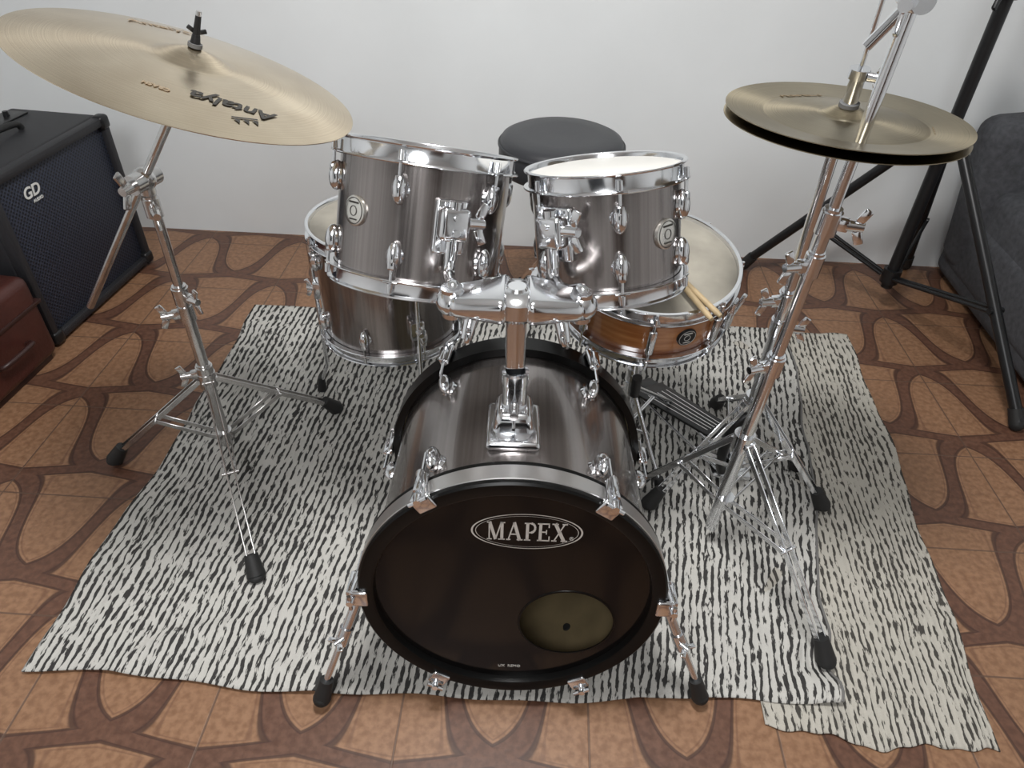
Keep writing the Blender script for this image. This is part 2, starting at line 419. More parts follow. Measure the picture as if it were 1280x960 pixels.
def tom_bracket(root,r,phi,z,depth):
    d=lugdir(phi); T=V((-d.y,d.x,0)); B=Matrix((T,d,V((0,0,1)))).transposed()
    p=Part('mount_bracket',root,chrome)
    p.box(d*(r+.004)+V((0,0,z)),(.056,.012,.092),B,bev=.005,seg=3)
    p.box(d*(r+.022)+V((0,0,z+.008)),(.052,.034,.056),B,bev=.009,seg=3)
    p.cyl(d*(r+.026)+V((0,0,z-.05)),d*(r+.026)+V((0,0,z+.045)),.0115,seg=18)
    wing(p,d*(r+.022)+T*.024+V((0,0,z+.012)),T,.034)
    p.cyl(d*(r+.036)+V((0,0,z+.02)),d*(r+.044)+V((0,0,z+.02)),.006,seg=12)
    p.cyl(d*(r+.036)+V((0,0,z-.005)),d*(r+.044)+V((0,0,z-.005)),.006,seg=12)
    p.done()
    return root.matrix_world@(d*(r+.026)+V((0,0,z-.05)))
Lt=drum('tom_drum',(-.168,1.275,.868),(.11,.345,.935),.155,.232,6,rad(-10),wrap,badge=(rad(-42),-.110,.026,badgem))
Rt=drum('tom_drum',(.150,1.21,.873),(-.12,.245,.96),.131,.202,6,rad(5),wrap,badge=(rad(44),-.10,.026,badgem))
bl=tom_bracket(Lt,.155,rad(22),-.112,.232)
br=tom_bracket(Rt,.131,rad(-40),-.085,.202)
# floor tom
FZ=.568
ft=drum('floor_tom',(-.325,1.59,FZ),(0,.03,1),.178,.29,8,rad(-12),wrap,head=headused)
lg=Part('legs',ft,chrome); Mi=ft.matrix_world.inverted(); rf=Part('leg_feet',ft,rubber)
for a in (rad(-94),rad(28),rad(150)):
    d=lugdir(a); T=V((-d.y,d.x,0)); B=Matrix((T,d,V((0,0,1)))).transposed()
    x=.178+.024
    lg.box(d*(.178+.012)+V((0,0,-.20)),(.036,.026,.05),B,bev=.005); wing(lg,d*(.178+.024)+V((0,0,-.20)),d,.024)
    pw=ft.matrix_world@(d*(x+.03)); pw2=ft.matrix_world@(d*(x+.033))
    top=d*x+V((0,0,-.06)); bt=d*x+V((0,0,-.45)); end=Mi@V((pw.x,pw.y,.045))
    fo_=Mi@V((pw2.x,pw2.y,.014))
    lg.tube([top,bt,end],.0055,seg=10)
    rf.cyl(end+(end-fo_)*.5,fo_,.009,.014,seg=16)
lg.done(); rf.done()
# snare
sn=drum('snare_drum',(.297,1.392,.599),(.01,-.15,1),.185,.13,8,rad(-3),snarewood,badge=(rad(21),-.065,.022,blackmetal),head=headused,tube_lugs=True)
sn_p=Part('throw_off',sn,chrome); d=lugdir(rad(60)); T=V((-d.y,d.x,0)); B=Matrix((T,d,V((0,0,1)))).transposed()
sn_p.box(d*.196+V((0,0,-.06)),(.03,.02,.075),B,bev=.005); sn_p.box(d*.209+V((0,0,-.03)),(.014,.01,.06),B@Matrix.Rotation(rad(-12),3,'X'),bev=.003); sn_p.done()
# snare stand
ss=empty('snare_stand',(0,0,0)); p=Part('frame',ss,chrome); q=Part('rubber_parts',ss,rubber)
cx,cy,zb=.297,1.37,.454
p.cyl((cx,cy,.10),(cx,cy,.34),.0125); p.cyl((cx,cy,.28),(cx,cy,.315),.018); p.cyl((cx,cy,.34),(cx,cy,.38),.009); p.ball((cx,cy,.38),.017)
wing(p,(cx,cy-.015,.30),(0,-1,0),.025)
for a in (-100,20,140):
    dx,dy=math.cos(rad(a)),math.sin(rad(a))
    h=zb+(.030*math.sin(rad(a)))
    p.tube([(cx,cy,.38),(cx+dx*.10,cy+dy*.10,.395),(cx+dx*.20,cy+dy*.20,h-.022),(cx+dx*.217,cy+dy*.217,h+.02)],.006,smooth=5)
    q.cyl((cx+dx*.209,cy+dy*.209,h-.024),(cx+dx*.220,cy+dy*.220,h+.03),.0105,seg=14)
for fx,fy in ((.38,1.26),(.20,1.58),(.47,1.56)):
    p.cyl((cx,cy,.26),(fx,fy,.045),.006); p.cyl((cx,cy,.12),((cx+fx)/2,(cy+fy)/2,.152),.005)
    q.cyl((fx,fy,.05),(fx+.1*(fx-cx),fy+.1*(fy-cy),.018),.012,.014)
p.cyl((cx,cy,.245),(cx,cy,.275),.018); p.cyl((cx,cy,.105),(cx,cy,.13),.016)
p.done(); q.done()
# drumsticks
ds=empty('drumsticks',(0,0,0)); 
def stick(a,b,nm):
    a=V(a);b=V(b);t=(b-a); s=Part(nm,ds,hickory)
    pts=[a+t*k for k in (0,.012,.03,.045,.06,.2,.6,.97,1)]
    s.tube(pts,[.002,.004,.0045,.003,.003,.0055,.0063,.0063,.0045],seg=14); s.done()
Ms=sn.matrix_world
stick(Ms@V((-.085,.155,.020)),Ms@V((.112,-.205,.023)),'stick_1')
stick(Ms@V((-.065,.165,.020)),Ms@V((.092,-.215,.023)),'stick_2')

# ------------------------------------------------------------------ bass drum
TL=rad(5.2)
af=V((0,-math.cos(TL),math.sin(TL)))
BY=.722
bc=V((.013,BY,.312))
BD=empty('bass_drum',bc,basis(af,V((0,0,1))))
Rr=.2450; dep=.42
p=Part('shell',BD,wrap); p.lathe([(Rr,-dep+.02),(Rr,-.02)],seg=160); p.done()
p=Part('shell_lining',BD,innerwood); p.lathe([(Rr-.007,-dep+.02),(Rr-.007,-.02),(Rr,-.02)],seg=96); p.done()
p=Part('vent_grommet',BD,rubber); p.cyl((.112,-.206,-.095),(.116,-.217,-.095),.007,.011); p.done()
p=Part('front_hoop',BD,glossblack); p.lathe([(Rr-.010,.002),(Rr-.008,.012),(Rr-.004,.014),(Rr+.015,.014),(Rr+.0185,.011),(Rr+.0185,.004),(Rr+.0175,.002),(Rr+.0175,-.030),(Rr+.0185,-.032),(Rr+.0185,-.038),(Rr+.004,-.039),(Rr+.002,-.005),(Rr-.010,-.004)],seg=160,closed=True); p.done()
p=Part('front_hoop_inlay_sheen',BD,simple('hoop_inlay_sheen',(.55,.54,.53),.3,.9)); p.lathe([(Rr+.0176,.002),(Rr+.0192,.001),(Rr+.0192,-.029),(Rr+.0176,-.030)],seg=160); p.done()  # inlay strip; its bright silver also paints the light reflected on the gloss hoop
p=Part('rear_hoop',BD,glossblack); z=-dep; p.lathe([(Rr+.003,z+.043),(Rr+.0185,z+.042),(Rr+.0185,z-.004),(Rr+.014,z-.006),(Rr-.004,z-.004),(Rr-.004,z),(Rr+.003,z+.002)],seg=128,closed=True); p.done()
p=Part('front_head',BD,headblack); hx,hy,hr=.098,-.074,.084; seg=96; vs=[];fs=[]
for i in range(seg):
    a=2*math.pi*i/seg; vs.append((hx+hr*math.cos(a),hy+hr*math.sin(a),0)); 
for i in range(seg):
    a=2*math.pi*i/seg; vs.append(((Rr+.001)*math.cos(a),(Rr+.001)*math.sin(a),0))
for i in range(seg): j=(i+1)%seg; fs.append((i,j,seg+j,seg+i))
p.add(vs,fs); fh=p.done()
p=Part('port_ring',BD,glossblack); p.lathe([(hr-.001,-.001),(hr-.001,.0015),(hr+.002,.0012),(hr+.003,-.001)],(hx,hy,0),seg=72,closed=True); p.done()
p=Part('batter_head',BD,translucent()); p.lathe([(.0001,-dep+.005),(Rr+.002,-dep+.005)]); p.done()
# logo
lo=Part('head_logo',BD,silverink); S=.040; LX,LY=-.045,.130
ZL=.0006
def seg_(x0,y0,x1,y1,w,ox):
    a=V((x0,y0));b=V((x1,y1));d=(b-a).normalized();n_=V((-d.y,d.x))*w/2
    q=[a+n_,b+n_,b-n_,a-n_]
    lo.add([(LX+(ox+t.x)*S*.67,LY+t.y*S,ZL) for t in q],[(0,1,2,3)])
def serif(x0,x1,y,ox): seg_(x0,y,x1,y,.07,ox)
def M_(ox):
    serif(0,.3,.035,ox);serif(.68,1.08,.035,ox);serif(0,.28,.965,ox);serif(.8,1.08,.965,ox)
    seg_(.14,0,.14,1,.08,ox);seg_(.16,1,.52,.03,.18,ox);seg_(.52,.03,.86,1,.08,ox);seg_(.9,0,.9,1,.18,ox)
def A_(ox):
    seg_(.1,0,.44,1,.08,ox);seg_(.44,1,.8,0,.19,ox);seg_(.24,.34,.66,.34,.07,ox);serif(-.02,.24,.035,ox);serif(.62,.98,.035,ox)
def P_(ox):
    seg_(.2,0,.2,1,.18,ox);serif(.02,.4,.035,ox);seg_(.02,.965,.45,.965,.07,ox);seg_(.2,.46,.45,.46,.07,ox)
    for k in range(8):
        a0=rad(90-k*22.5);a1=rad(90-(k+1)*22.5)
        seg_(.42+.24*math.cos(a0),.713+.25*math.sin(a0),.42+.24*math.cos(a1),.713+.25*math.sin(a1),.13,ox)
def E_(ox):
    seg_(.2,0,.2,1,.18,ox);seg_(.02,.035,.76,.035,.07,ox);seg_(.02,.965,.72,.965,.07,ox);seg_(.2,.51,.55,.51,.07,ox)
    seg_(.74,0,.74,.28,.07,ox);seg_(.70,.75,.70,1,.07,ox);seg_(.56,.38,.56,.64,.07,ox)
def X_(ox):
    seg_(.16,1,.76,0,.2,ox);seg_(.12,0,.74,1,.08,ox);serif(-.02,.3,.035,ox);serif(.55,.95,.035,ox);serif(-.02,.36,.965,ox);serif(.58,.9,.965,ox)
M_(0);A_(1.18);P_(2.22);E_(3.0);X_(3.9)
ccx=LX+2.4*S*.67; ccy=LY+S*.5
lo.lathe([(.087,ZL),(.090,ZL)],(ccx,ccy,0),seg=96,sx=1,sy=.43)
lo.lathe([(.082,ZL),(.083,ZL)],(ccx,ccy,0),seg=96,sx=1,sy=.41)
lo.done()
I3=Matrix.Identity(3)
text('registered_mark','®',BD,silverink,.010,(ccx+.0725,ccy-.013,.0006),I3)
text('head_maker_mark','UX  REMO',BD,silverink,.009,(.0,-.203,.0006),I3)
# claws
cl=Part('claws',BD,chrome); lgp=Part('bass_lugs',BD,chrome)
for k in range(6):
    a=rad(33+ (k%3)*58.5) if k<3 else -rad(33+(k%3)*58.5)
    d=V((math.sin(a),math.cos(a),0)); T=V((d.y,-d.x,0)); B=Matrix((T,d,V((0,0,1)))).transposed()
    if B.determinant()<0: B=Matrix((-T,d,V((0,0,1)))).transposed()
    for zf,s in ((.016,1),(-dep-.006,-1)):
        cl.box(d*(Rr+.026)+V((0,0,zf-s*.026)),(.026,.012,.058),B,bev=.004,seg=3,fn=lambda c,s=s:(c.x*(1.0+.5*s*c.z/.03*.7),c.y,c.z))
        cl.box(d*(Rr+.015)+V((0,0,zf)),(.034,.028,.009),B,bev=.0035,seg=3)
        cl.box(d*(Rr+.035)+V((0,0,zf-s*.032)),(.013,.012,.05),B,bev=.004)
        cl.cyl(d*(Rr+.03)+V((0,0,zf+s*.008)),d*(Rr+.03)+V((0,0,zf-s*.105)),.0035,seg=8)
        cl.cyl(d*(Rr+.03)+V((0,0,zf)),d*(Rr+.03)+V((0,0,zf+s*.014)),.008,.006,seg=12)
        cl.cyl(d*(Rr+.03)+T*(-.016)+V((0,0,zf+s*.010)),d*(Rr+.03)+T*.016+V((0,0,zf+s*.010)),.0035,seg=8)
        zl=zf-s*.110
        lgp.ball(d*(Rr+.012)+V((0,0,zl)),.012,(1,1.5,2.2),B,seg=16)
        lgp.cyl(d*Rr+V((0,0,zl)),d*(Rr+.005)+V((0,0,zl)),.018,.015,seg=18)
cl.done(); lgp.done()
# spurs
Mb=BD.matrix_world; Mbi=Mb.inverted()
sp=Part('spurs',BD,chrome); sf=Part('spur_feet',BD,rubber)
for side,foot in ((-1,V((-.343,.670,.010))),(1,V((.387,.70,.010)))):
    m0=V((.013+side*.266,.785,.264)); fpt=foot+V((0,0,.03))
    dirn=(fpt-m0).normalized()
    a_=m0-dirn*.05
    sp.cyl(Mbi@a_,Mbi@(m0+dirn*.14),.0095); sp.cyl(Mbi@(m0+dirn*.13),Mbi@fpt,.0065)
    sp.cyl(Mbi@(m0+dirn*.115),Mbi@(m0+dirn*.15),.013); sp.cyl(Mbi@(m0-dirn*.02),Mbi@(m0+dirn*.025),.015)
    Bs=basis(Mbi.to_3x3()@V((side,0,0)))
    sp.box(Mbi@(m0-V((side*.014,0,0))),(.05,.05,.028),Bs,bev=.007,seg=3)
    wing(sp,Mbi@(m0+V((0,-.012,0))),Mbi.to_3x3()@V((side*.3,-1,0)),.026)
    wing(sp,Mbi@(m0+dirn*.13+V((0,-.01,0))),Mbi.to_3x3()@V((side,-1,0)),.02)
    sf.cyl(Mbi@(fpt-dirn*.035),Mbi@(foot+V((0,0,.016))),.013,.017); sf.ball(Mbi@(foot+V((0,0,.0175))),.017)
sp.done(); sf.done()
# tom mount on bass
tm=Part('tom_mount',BD,chrome)
def bl_(p): return Mbi@V(p)
I=Mbi.to_3x3()
ztop=lambda y:.312+Rr/math.cos(TL)-(y-BY)*math.tan(TL)
PY=.890
z0=ztop(PY)
tm.box(bl_((0.005,PY,z0+.004)),(.090,.12,.018),I@Matrix.Rotation(-TL,3,'X'),bev=.008,seg=3)
tm.box(bl_((0.005,PY+.007,z0+.024)),(.066,.074,.05),I,bev=.012,seg=3,fn=lambda c:(c.x*(1-c.z*5),c.y*(1-c.z*4),c.z))
tm.cyl(bl_((.005,PY+.010,z0+.01)),bl_((.005,PY+.012,.64)),.022,.020)
tm.cyl(bl_((.005,PY+.010,.52)),bl_((.003,PY+.035,.765)),.0165,seg=28)
tm.lathe([(.0165,0),(.022,0),(.022,.02),(.0165,.022)],bl_((.005,PY+.0125,.636)),I,seg=32)
wing(tm,bl_((.005,PY-.012,.60)),I@V((0,-1,0)),.028)
tm.done()
th=Part('tom_holder',BD,chrome)
hc=V((.003,.928,.776))
th.lathe([(.0001,.024),(.014,.024),(.017,.020),(.032,.018),(.041,.010),(.042,-.014),(.034,-.024),(.018,-.028),(.0001,-.028)],bl_(hc),I,seg=40)
for s in (-1,1):
    R_=I@Matrix.Rotation(rad(s*3),3,'Z')
    th.box(bl_(hc+V((s*.058,.002,-.004))),(.092,.082,.038),R_,bev=.014,seg=4,fn=lambda c,s=s:(c.x,c.y*(1-s*c.x*5.2),c.z*(1-s*c.x*4.5)-s*c.x*.10))
    e=hc+V((s*.100,.006,-.010))
    th.ball(bl_(e),.026,(1,1.15,.85),I); th.cyl(bl_(e+V((0,0,-.026))),bl_(e+V((0,0,.024))),.017)
    wing(th,bl_(e+V((-s*.03,-.018,-.022))),I@V((s*.2,-.6,-.7)),.036)
th.done()
ar=Part('tom_arms',BD,chrome)
for e,bb in ((hc+V((-.100,.006,-.010)),bl),(hc+V((.100,.006,-.010)),br)):
    bb=V(bb); up=(Lt if bb==V(bl) else Rt).matrix_world.to_3x3()@V((0,0,1))
    ar.tube([bl_(e),bl_(e+V((0,.01,.02))),bl_((e+bb)/2+V((0,-.006,-.006))),bl_(bb-up*.02),bl_(bb+up*.05)],.0105,smooth=6,seg=16)
ar.done()

# ------------------------------------------------------------------ stands
def tripod(fr,rb,c,zu,zl,feet,w=.011,tr=.0135,zf=.012):
    c=V(c)
    fr.cyl((c.x,c.y,zu-.02),(c.x,c.y,zu+.02),tr*1.6); fr.cyl((c.x,c.y,zl-.012),(c.x,c.y,zl+.014),tr*1.5)
    for fx,fy in feet:
        d=V((fx-c.x,fy-c.y,0)); L=d.length; d.normalize(); t=V((-d.y,d.x,0))
        A=V((c.x,c.y,zu))+d*.018; F=V((fx,fy,.035+zf)); mid=A.lerp(F,.52); Bm=V((c.x,c.y,zl))+d*.016
        ax=(F-A).normalized(); nn=ax.cross(t).normalized(); R1=Matrix((t,nn,ax)).transposed()
        for s in (-1,1):
            fr.box((A+F)/2+t*s*w*.8,(.0035,.013,(F-A).length),R1,bev=.001,seg=1)
        ax=(mid-Bm).normalized(); nn=ax.cross(t).normalized(); R2=Matrix((t,nn,ax)).transposed()
        for s in (-1,1):
            fr.box((mid+Bm)/2+t*s*(w*.8+.004),(.003,.012,(mid-Bm).length),R2,bev=.001,seg=1)
        fr.cyl(mid-t*(w+.008),mid+t*(w+.008),.004,seg=10); fr.cyl(F-t*w*1.1,F+t*w*1.1,.005,seg=10)
        fr.cyl(A-t*.014,A+t*.014,.006,seg=10)
        b0=F-(F-A).normalized()*.02+V((0,0,.004)); b1=V((fx,fy,.0125+zf))+d*.014
        rb.cyl(b0,b1,.015,.021,seg=18); rb.ball(b1,.021,(1,1,.62),seg=18)
def collar(fr,c,d,r,out):
    d=V(d).normalized(); c=V(c)
    fr.cyl(c-d*.020,c+d*.020,r,seg=20); fr.cyl(c+d*.018,c+d*.026,r*.85,seg=20)
    o=V(out).normalized(); fr.box(c+o*(r+.004),(.016,.02,.022),basis(d,o),bev=.003)
    wing(fr,c+o*(r+.010),o,.030)
# left boom stand
cs=empty('cymbal_stand',(0,0,0)); f=Part('frame',cs,chrome2); rb=Part('rubber_feet',cs,rubber)
c=V((-.75,1.35,0)); tripod(f,rb,c,.25,.065,[(-1.01,1.29),(-.56,.96),(-.51,1.51)],zf=.008)
f.cyl((c.x,c.y,.03),(c.x,c.y,.50),.0135); f.cyl((c.x,c.y,.46),(c.x,c.y,.76),.0105)
collar(f,(c.x,c.y,.49),(0,0,1),.0185,(1,-.6,0)); collar(f,(c.x,c.y,.445),(0,0,1),.018,(-1,-.5,0)); collar(f,(c.x,c.y,.27),(0,0,1),.020,(-1,-.4,0))
piv=V((-.75,1.345,.765))
f.cyl(piv+V((0,0,-.03)),piv,.016); f.ball(piv,.024,(1,1,1)); f.cyl(piv-V((.01,.035,0)),piv+V((.01,.03,0)),.020)
wing(f,piv+V((-.008,-.034,0)),(-.2,-1,0),.036); collar(f,piv+V((0,0,-.06)),(0,0,1),.017,(.6,-1,0))
lowp=V((-1.04,1.45,.385)); upd=(piv-lowp).normalized()
kn=piv+upd*.285
f.cyl(lowp,kn,.0085,seg=18)
nc=V((.320,.10,.942)).normalized()
hub=V((-.527,1.195,1.034))
f.ball(kn,.018); f.tube([kn,hub-nc*.045],.008); f.cyl(hub-nc*.05,hub+nc*.075,.0042,seg=12)
f.cyl(hub-nc*.045,hub-nc*.02,.014); wing(f,kn+V((.0,-.015,0)),(0,-1,.2),.026)
f.done(); rb.done()
bk=Part('cymbal_sleeve',cs,blackmetal); bk.cyl(hub+nc*.026,hub+nc*.040,.008,.006); bk.cyl(hub+nc*.040,hub+nc*.068,.0055,.0045); wing(bk,hub+nc*.036,nc,.014); bk.done()
fl=Part('felts',cs,felt); fl.cyl(hub-nc*.02,hub-nc*.001,.015); fl.cyl(hub+nc*.021,hub+nc*.027,.011); fl.done()
def cymprof(r,bell=.055,bow=.030,bh=.022):
    prof=[];N=28
    for i in range(N+1):
        x=i/N*r
        z=bow*(1-(x/r)**2)- bow
        if x<bell: z+=bh*math.cos(x/bell*math.pi/2)**1.1
        prof.append((max(x,.006),z))
    zt=prof[0][1]
    prof=[(a,z_-zt+.02) for a,z_ in prof]
    t=.0013
    return prof+[(a,z_-t) for a,z_ in reversed(prof)]
def cz(x,r,bell,bow,bh):
    z0=bow*(1-(x/r)**2)-bow+(bh*math.cos(x/bell*math.pi/2)**1.1 if x<bell else 0)
    return z0-bh+.02
CR=.260; BW=.022; BH=.018; BL=.062
rc=empty('crash_cymbal',hub,basis(nc))
p=Part('cymbal_plate',rc,bronze,60); p.lathe(cymprof(CR,BL,BW,BH),seg=160,closed=True); p.done()
def cymtext(root,body,mat,size,rr,ang,r,bell,bow,bh,rotoff=0,shear=0,dz=0,offset=.0006):
    slope=math.atan(2*bow*rr/r**2)
    pos=V((rr*math.cos(ang),rr*math.sin(ang),cz(rr,r,bell,bow,bh)+.0010+dz))
    R=Matrix.Rotation(ang,3,'Z')@Matrix.Rotation(slope,3,'Y')@Matrix.Rotation(rotoff,3,'Z')
    return text('cymbal_logo',body,root,mat,size,pos,R,ext=.0003,shear=shear,offset=offset)
a0=rad(-50)
cymtext(rc,'Antalya',blackink,.040,.165,a0,CR,BL,BW,BH,rotoff=rad(-112),shear=.3,offset=.0008)
faint=simple('faint_stamp',(.36,.28,.19),.4,.6)
cymtext(rc,'CRASH',faint,.012,.16,rad(-88),CR,BL,BW,BH,rotoff=rad(-90))
cymtext(rc,'Antalya',faint,.035,.20,rad(125),CR,BL,BW,BH,rotoff=rad(-90))
crown=Part('crown_mark',rc,blackink)
dr=V((math.cos(a0+.0),math.sin(a0),0)); tr_=V((-dr.y,dr.x,0))
for k in (-1,0,1):
    q=dr*.203+tr_*k*.014; q.z=cz(.203,CR,BL,BW,BH)+.0012
    crown.add([q+tr_*.005,q-tr_*.005,q+dr*.013+V((0,0,-.0018))],[(0,1,2)])
q0=dr*.197;q0.z=cz(.197,CR,BL,BW,BH)+.0012
crown.add([q0+tr_*.020,q0-tr_*.020,q0-tr_*.020+dr*.004-V((0,0,.0005)),q0+tr_*.020+dr*.004-V((0,0,.0005))],[(0,1,2,3)])
crown.done()

# hi-hat
hh=empty('hi_hat_stand',(0,0,0)); f=Part('frame',hh,chrome); rb=Part('rubber_parts',hh,rubber)
hc_=V((.532,1.195,.976)); hb=V((.580,1.31,0)); ax=(hc_-hb).normalized()
def on(z): return hb+ax*(z/ax.z)
f.cyl(on(.04),on(.62),.0135); f.cyl(on(.58),on(.935),.0105); f.cyl(on(.93),on(1.26),.0038,seg=10)
collar(f,on(.60),ax,.0185,(-1,-.2,0)); collar(f,on(.53),ax,.017,(1,-.2,0))
f.cyl(on(.92),on(.935),.024); 
tripod(f,rb,on(.28),.30,.10,[(.775,1.215),(.365,1.20),(.60,1.58)])
f.cyl(on(1.005),on(1.045),.012); f.cyl(on(1.045),on(1.06),.016); wing(f,on(1.05)+V((.012,-.01,0)),(.8,-.6,0),.024)
f.box((.58,1.325,.021),(.10,.06,.012),bev=.003)
f.tube([(.545,1.32,.026),(.52,1.37,.020),(.39,1.60,.020)],.004); f.tube([(.605,1.35,.026),(.56,1.41,.020),(.43,1.63,.020)],.004)
f.done(); rb.done()
fl=Part('felts',hh,felt); fl.cyl(on(.935),on(.95),.018); fl.cyl(on(.995),on(1.006),.016); fl.done()
pd=Part('footboard',hh,blackmetal); pr=Part('footboard_ridges',hh,chrome2)
h0=V((.400,1.635,.040));h1=V((.550,1.36,.118)); ax2=(h1-h0).normalized(); sd=ax2.cross(V((0,0,1))).normalized(); up2=sd.cross(ax2)
Rp=Matrix((sd,ax2,up2)).transposed()
pd.box((h0+h1)/2,(.092,(h1-h0).length,.008),Rp,bev=.003,fn=lambda c:(c.x*(1-c.y*.8),c.y,c.z))
pd.box(h0-ax2*.02+V((0,0,-.006)),(.094,.06,.014),Rp,bev=.004)
for k in range(-2,3): pr.cyl(h0+ax2*.05+sd*k*.016+up2*.004,h1-ax2*.03+sd*k*.012+up2*.004,.0015,seg=8)
pd.tube([h1,on(.16)],.006); pd.tube([on(.05)+V((-.03,-.01,0)),on(.12)+V((-.045,-.02,0)),on(.22)+V((-.035,-.015,0)),on(.26)],.013,smooth=6)
pd.done(); pr.done()
nh=V((.020,.035,1)).normalized()
HR=.194
rt=empty('hi_hat_cymbals',hc_,basis(nh))
hp_=cymprof(HR,.042,.014,.016)
p=Part('top_cymbal',rt,oldbronze,60); p.lathe([(a,z_+.006) for a,z_ in hp_],seg=128,closed=True); p.done()
p=Part('bottom_cymbal',rt,oldbronze,60); p.lathe([(a,-z_+.012) for a,z_ in hp_],(0,0,-.012),seg=128,closed=True); p.done()
fd=simple('faint_stamp_dark',(.16,.12,.07),.5)
cymtext(rt,'PERFECT',fd,.022,.13,rad(105),HR,.042,.014,.016,rotoff=rad(-90),dz=.006)
cymtext(rt,'HI-HAT',fd,.014,.14,rad(-20),HR,.042,.014,.016,rotoff=rad(90),dz=.006)

# front right straight stand
fs_=empty('cymbal_stand',(0,0,0)); f=Part('frame',fs_,chrome); rb=Part('rubber_feet',fs_,rubber)
b0=V((.478,1.10,.0)); t0=V((.520,1.068,1.22)); ax=(t0-b0).normalized()
def on2(z): return b0+ax*(z/ax.z)
f.cyl(on2(.06),on2(.56),.0135); f.cyl(on2(.52),on2(.86),.0115); f.cyl(on2(.83),on2(1.17),.0095)
collar(f,on2(.55),ax,.0185,(-1,-.4,0)); collar(f,on2(.85),ax,.0175,(1,-.3,0)); collar(f,on2(.77),ax,.0165,(-1,-.3,0))
tripod(f,rb,on2(.30),.345,.16,[(.655,.80),(.755,1.34),(.335,1.255)])
tp=on2(1.18); f.ball(tp,.020); f.cyl(tp-V((0,.028,0)),tp+V((0,.028,0)),.016); wing(f,tp+V((-.02,-.028,0)),(-.6,-1,0),.036)
f.cyl(tp-V((.08,-.02,.13))*.5,tp+V((.10,-.02,.16)),.0075); 
f.done(); rb.done()

# ------------------------------------------------------------------ throne
tr=empty('drum_throne',(.115,1.96,0)); p=Part('seat',tr,vinyl,60)
R0=.175
p.lathe([(.0001,.664),(.10,.666),(R0-.025,.664),(R0-.008,.656),(R0,.641),(R0,.585),(R0-.004,.572),(R0-.02,.565),(.0001,.563)],seg=72)
p.lathe([(R0-.001,.645),(R0+.003,.642),(R0+.003,.638),(R0-.001,.635)],seg=72); p.done()
f=Part('frame',tr,chrome); rb=Part('rubber_feet',tr,rubber)
f.cyl((0,0,.20),(0,0,.565),.0125); f.cyl((0,0,.12),(0,0,.40),.016); f.cyl((0,0,.54),(0,0,.566),.04)
wing(f,(0,-.02,.38),(0,-1,0),.034); f.cyl((0,0,.37),(0,0,.405),.021)
tripod(f,rb,(0,0,0),.30,.14,[(-.15,-.20),(.25,-.03),(-.10,.24)],zf=.008)
f.done(); rb.done()

# ------------------------------------------------------------------ amplifier
W,Dp,H=.56,.34,.532
am=empty('guitar_amplifier',(-1.400-Dp/2,2.08,0),Matrix.Rotation(rad(-7),3,'Z'))
p=Part('cabinet',am,tolex)
p.box((-.01,0,H/2+.012),(Dp-.03,W,H),bev=.012,seg=3)
x0=Dp/2-.012
for a,b,c_,d_ in ((0,H-.014+.012,W,.028),(0,.026,W,.028)): p.box((x0,a,b),(.035,c_,d_),bev=.008)
for s in (-1,1): p.box((x0,s*(W/2-.014),H/2+.012),(.035,.028,H),bev=.008)
for s in (-1,1):
    for t_ in (-1,1): p.cyl((t_*.12-.01,s*.22,0),(t_*.12-.01,s*.22,.02),.018)
p.done()
g_=Part('grille',am,grillemat()); g_.box((x0-.006,0,H/2+.012),(.012,W-.05,H-.05),bev=.003); g_.done()
cn=Part('corner_caps',am,blackmetal)
for s in (-1,1):
    for zz in (.03,H-.005):
        cn.box((x0+.003,s*(W/2-.018),zz),(.04,.045,.045),bev=.012,seg=3)
cn.done()
hdl=Part('handle_and_cable',am,rubber)
hdl.tube([(0,-.11,H+.014),(0,-.09,H+.032),(0,0,H+.038),(0,.09,H+.032),(0,.11,H+.014)],.010,smooth=6)
hdl.tube([(-.10,-.05,H+.02),(-.02,-.16,H+.02),(.05,-.22,H+.019),(-.02,-.26,H+.02),(-.10,-.22,H+.02),(-.17,-.30,H-.02),(-.22,-.33,H-.25),(-.24,-.34,.03),(-.2,-.36,.01)],.0045,smooth=8,seg=8)
hdl.done()
pl=Part('top_panel',am,blackmetal); pl.box((-.11,0,H+.014),(.075,W-.08,.006),bev=.002)
for k in range(7): pl.cyl((-.11,-.2+k*.065,H+.015),(-.11,-.2+k*.065,H+.032),.010,.008,seg=16)
pl.done()
RG=Matrix((V((0,1,0)),V((0,0,1)),V((1,0,0)))).transposed()
text('amp_logo','GD',am,whiteink,.046,(x0+.004,-.125,H-.080),RG,ext=.001,shear=.2,offset=.0008)
text('amp_logo_small','AUDIO',am,whiteink,.013,(x0+.004,-.11,H-.108),RG,ext=.001)

# reddish case
cc=empty('instrument_case',(-1.635,1.60,0),Matrix.Rotation(rad(-6),3,'Z')); p=Part('case_body',cc,redcase)
p.box((0,0,.155),(.44,.34,.27),bev=.028,seg=4); p.done()
p=Part('case_trim',cc,simple('dark_case_trim',(.03,.01,.008),.4)); p.box((0,0,.20),(.448,.348,.012),bev=.003)
p.box((0,0,.012),(.40,.30,.024),bev=.004); p.tube([(.224,-.06,.12),(.25,-.05,.13),(.25,.05,.13),(.224,.06,.12)],.008,smooth=5); p.done()

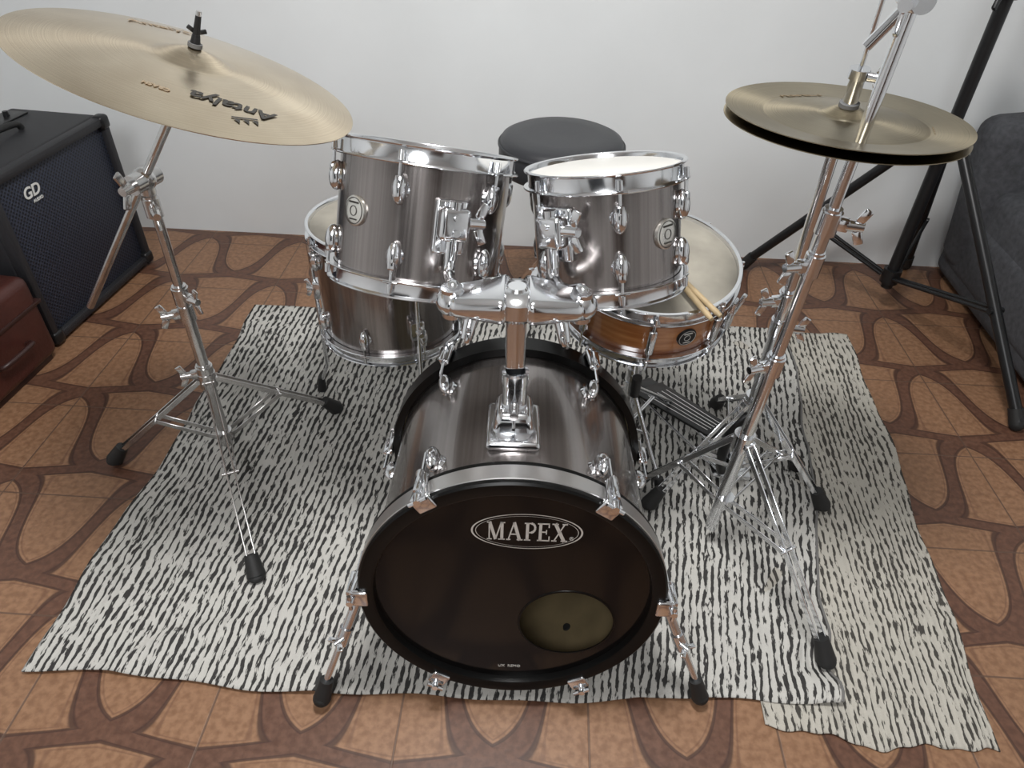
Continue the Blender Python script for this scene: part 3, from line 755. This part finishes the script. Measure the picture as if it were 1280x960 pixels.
# ------------------------------------------------------------------ black speaker tripod
st=empty('speaker_tripod_stand',(0,0,0)); p=Part('frame',st,blackmetal); rb=Part('rubber_feet',st,rubber)
c=V((1.295,2.17,0))
p.cyl(c+V((0,0,.10)),c+V((0,0,1.05)),.0195); p.cyl(c+V((0,0,1.0)),c+V((0,0,1.75)),.017)
p.cyl(c+V((0,0,.58)),c+V((0,0,.67)),.032); p.cyl(c+V((0,0,.12)),c+V((0,0,.17)),.030); p.cyl(c+V((0,0,1.00)),c+V((0,0,1.07)),.029)
wing(p,c+V((-.02,-.02,1.03)),(-1,-1,0),.05); wing(p,c+V((-.02,-.02,.63)),(-1,-.6,0),.05)
for fx,fy in ((.88,2.44),(1.46,1.55),(1.52,2.48)):
    d=V((fx-c.x,fy-c.y,0)).normalized(); A=c+d*.035+V((0,0,.64)); F=V((fx,fy,.03)); t=V((-d.y,d.x,0))
    p.cyl(A,F,.0165); p.box(A,(.036,.036,.05),basis(V((0,0,1)),d),bev=.004)
    mid=A.lerp(F,.62)
    for s in (-1,1): p.cyl(c+d*.03+t*s*.012+V((0,0,.145)),mid+t*s*.018,.0065,seg=10)
    p.cyl(mid-t*.024,mid+t*.024,.009); rb.cyl(F+(A-F).normalized()*.04,F-V((0,0,.010)),.020,.021); rb.ball(F-V((0,0,.010)),.020)
p.done(); rb.done()

# ------------------------------------------------------------------ gray armchair
ac=empty('gray_armchair',(1.92,2.02,0),Matrix.Rotation(rad(-4),3,'Z')); p=Part('upholstery',ac,fabric,60)
p.box((-.02,0,.19),(.66,.80,.24),bev=.05,seg=4)
p.box((-.27,.0,.22),(.14,.86,.40),bev=.05,seg=4)
p.box((-.22,.31,.38),(.36,.17,.54),Matrix.Rotation(rad(-8),3,'Y'),bev=.06,seg=4)
p.box((.0,.31,.42),(.5,.17,.58),bev=.06,seg=4)
p.box((.0,-.05,.36),(.42,.60,.14),bev=.05,seg=4)
p.done()
p=Part('feet',ac,blackmetal)
for sx in (-.25,.25):
    for sy in (-.33,.33): p.cyl((sx,sy,0),(sx,sy,.08),.02)
p.done()

# ------------------------------------------------------------------ lights
def area(name,loc,size,power,col=(1,1,1),rot=(0,0,0)):
    l=bpy.data.lights.new(name,'AREA'); l.shape='DISK'; l.size=size; l.energy=power; l.color=col
    o=bpy.data.objects.new(name,l); sc.collection.objects.link(o); o.location=loc; o.rotation_euler=rot; return o
lampm,nt,b=nodes('lamp_glass'); b.inputs['Base Color'].default_value=(.9,.9,.9,1); b.inputs['Emission Color'].default_value=(1,.98,.94,1); b.inputs['Emission Strength'].default_value=4
cl_=empty('ceiling_lamp',(-.05,.85,2.7)); p=Part('diffuser',cl_,lampm,60); p.lathe([(.0001,-.09),(.09,-.08),(.15,-.05),(.17,0)],seg=48); p.done()
area('ceiling_light',(-.05,.85,2.58),.45,47,(1,.995,.98))
area('rear_fill_light',(-.3,-1.0,2.35),.9,29,(.98,.99,1),(rad(42),0,rad(-2)))  # added fill light behind the camera, not a fixture of the room
w=bpy.data.worlds.new('world'); sc.world=w; w.use_nodes=True
w.node_tree.nodes['Background'].inputs[0].default_value=(.8,.85,.9,1); w.node_tree.nodes['Background'].inputs[1].default_value=.3

# ------------------------------------------------------------------ camera
th_=rad(39); rho=rad(2)
F=V((0,math.cos(th_),-math.sin(th_)));U0=V((0,math.sin(th_),math.cos(th_)));X0=V((1,0,0))
r=X0*math.cos(rho)+U0*math.sin(rho); u=-X0*math.sin(rho)+U0*math.cos(rho)
cam=bpy.data.cameras.new('camera'); co=bpy.data.objects.new('camera',cam); sc.collection.objects.link(co)
M=Matrix((r,u,-F)).transposed().to_4x4(); M.translation=V((0,0,1.36)); co.matrix_world=M
cam.sensor_width=36; cam.lens=887/1280*36; cam.clip_start=.02
sc.camera=co
sc.view_settings.view_transform='Standard'
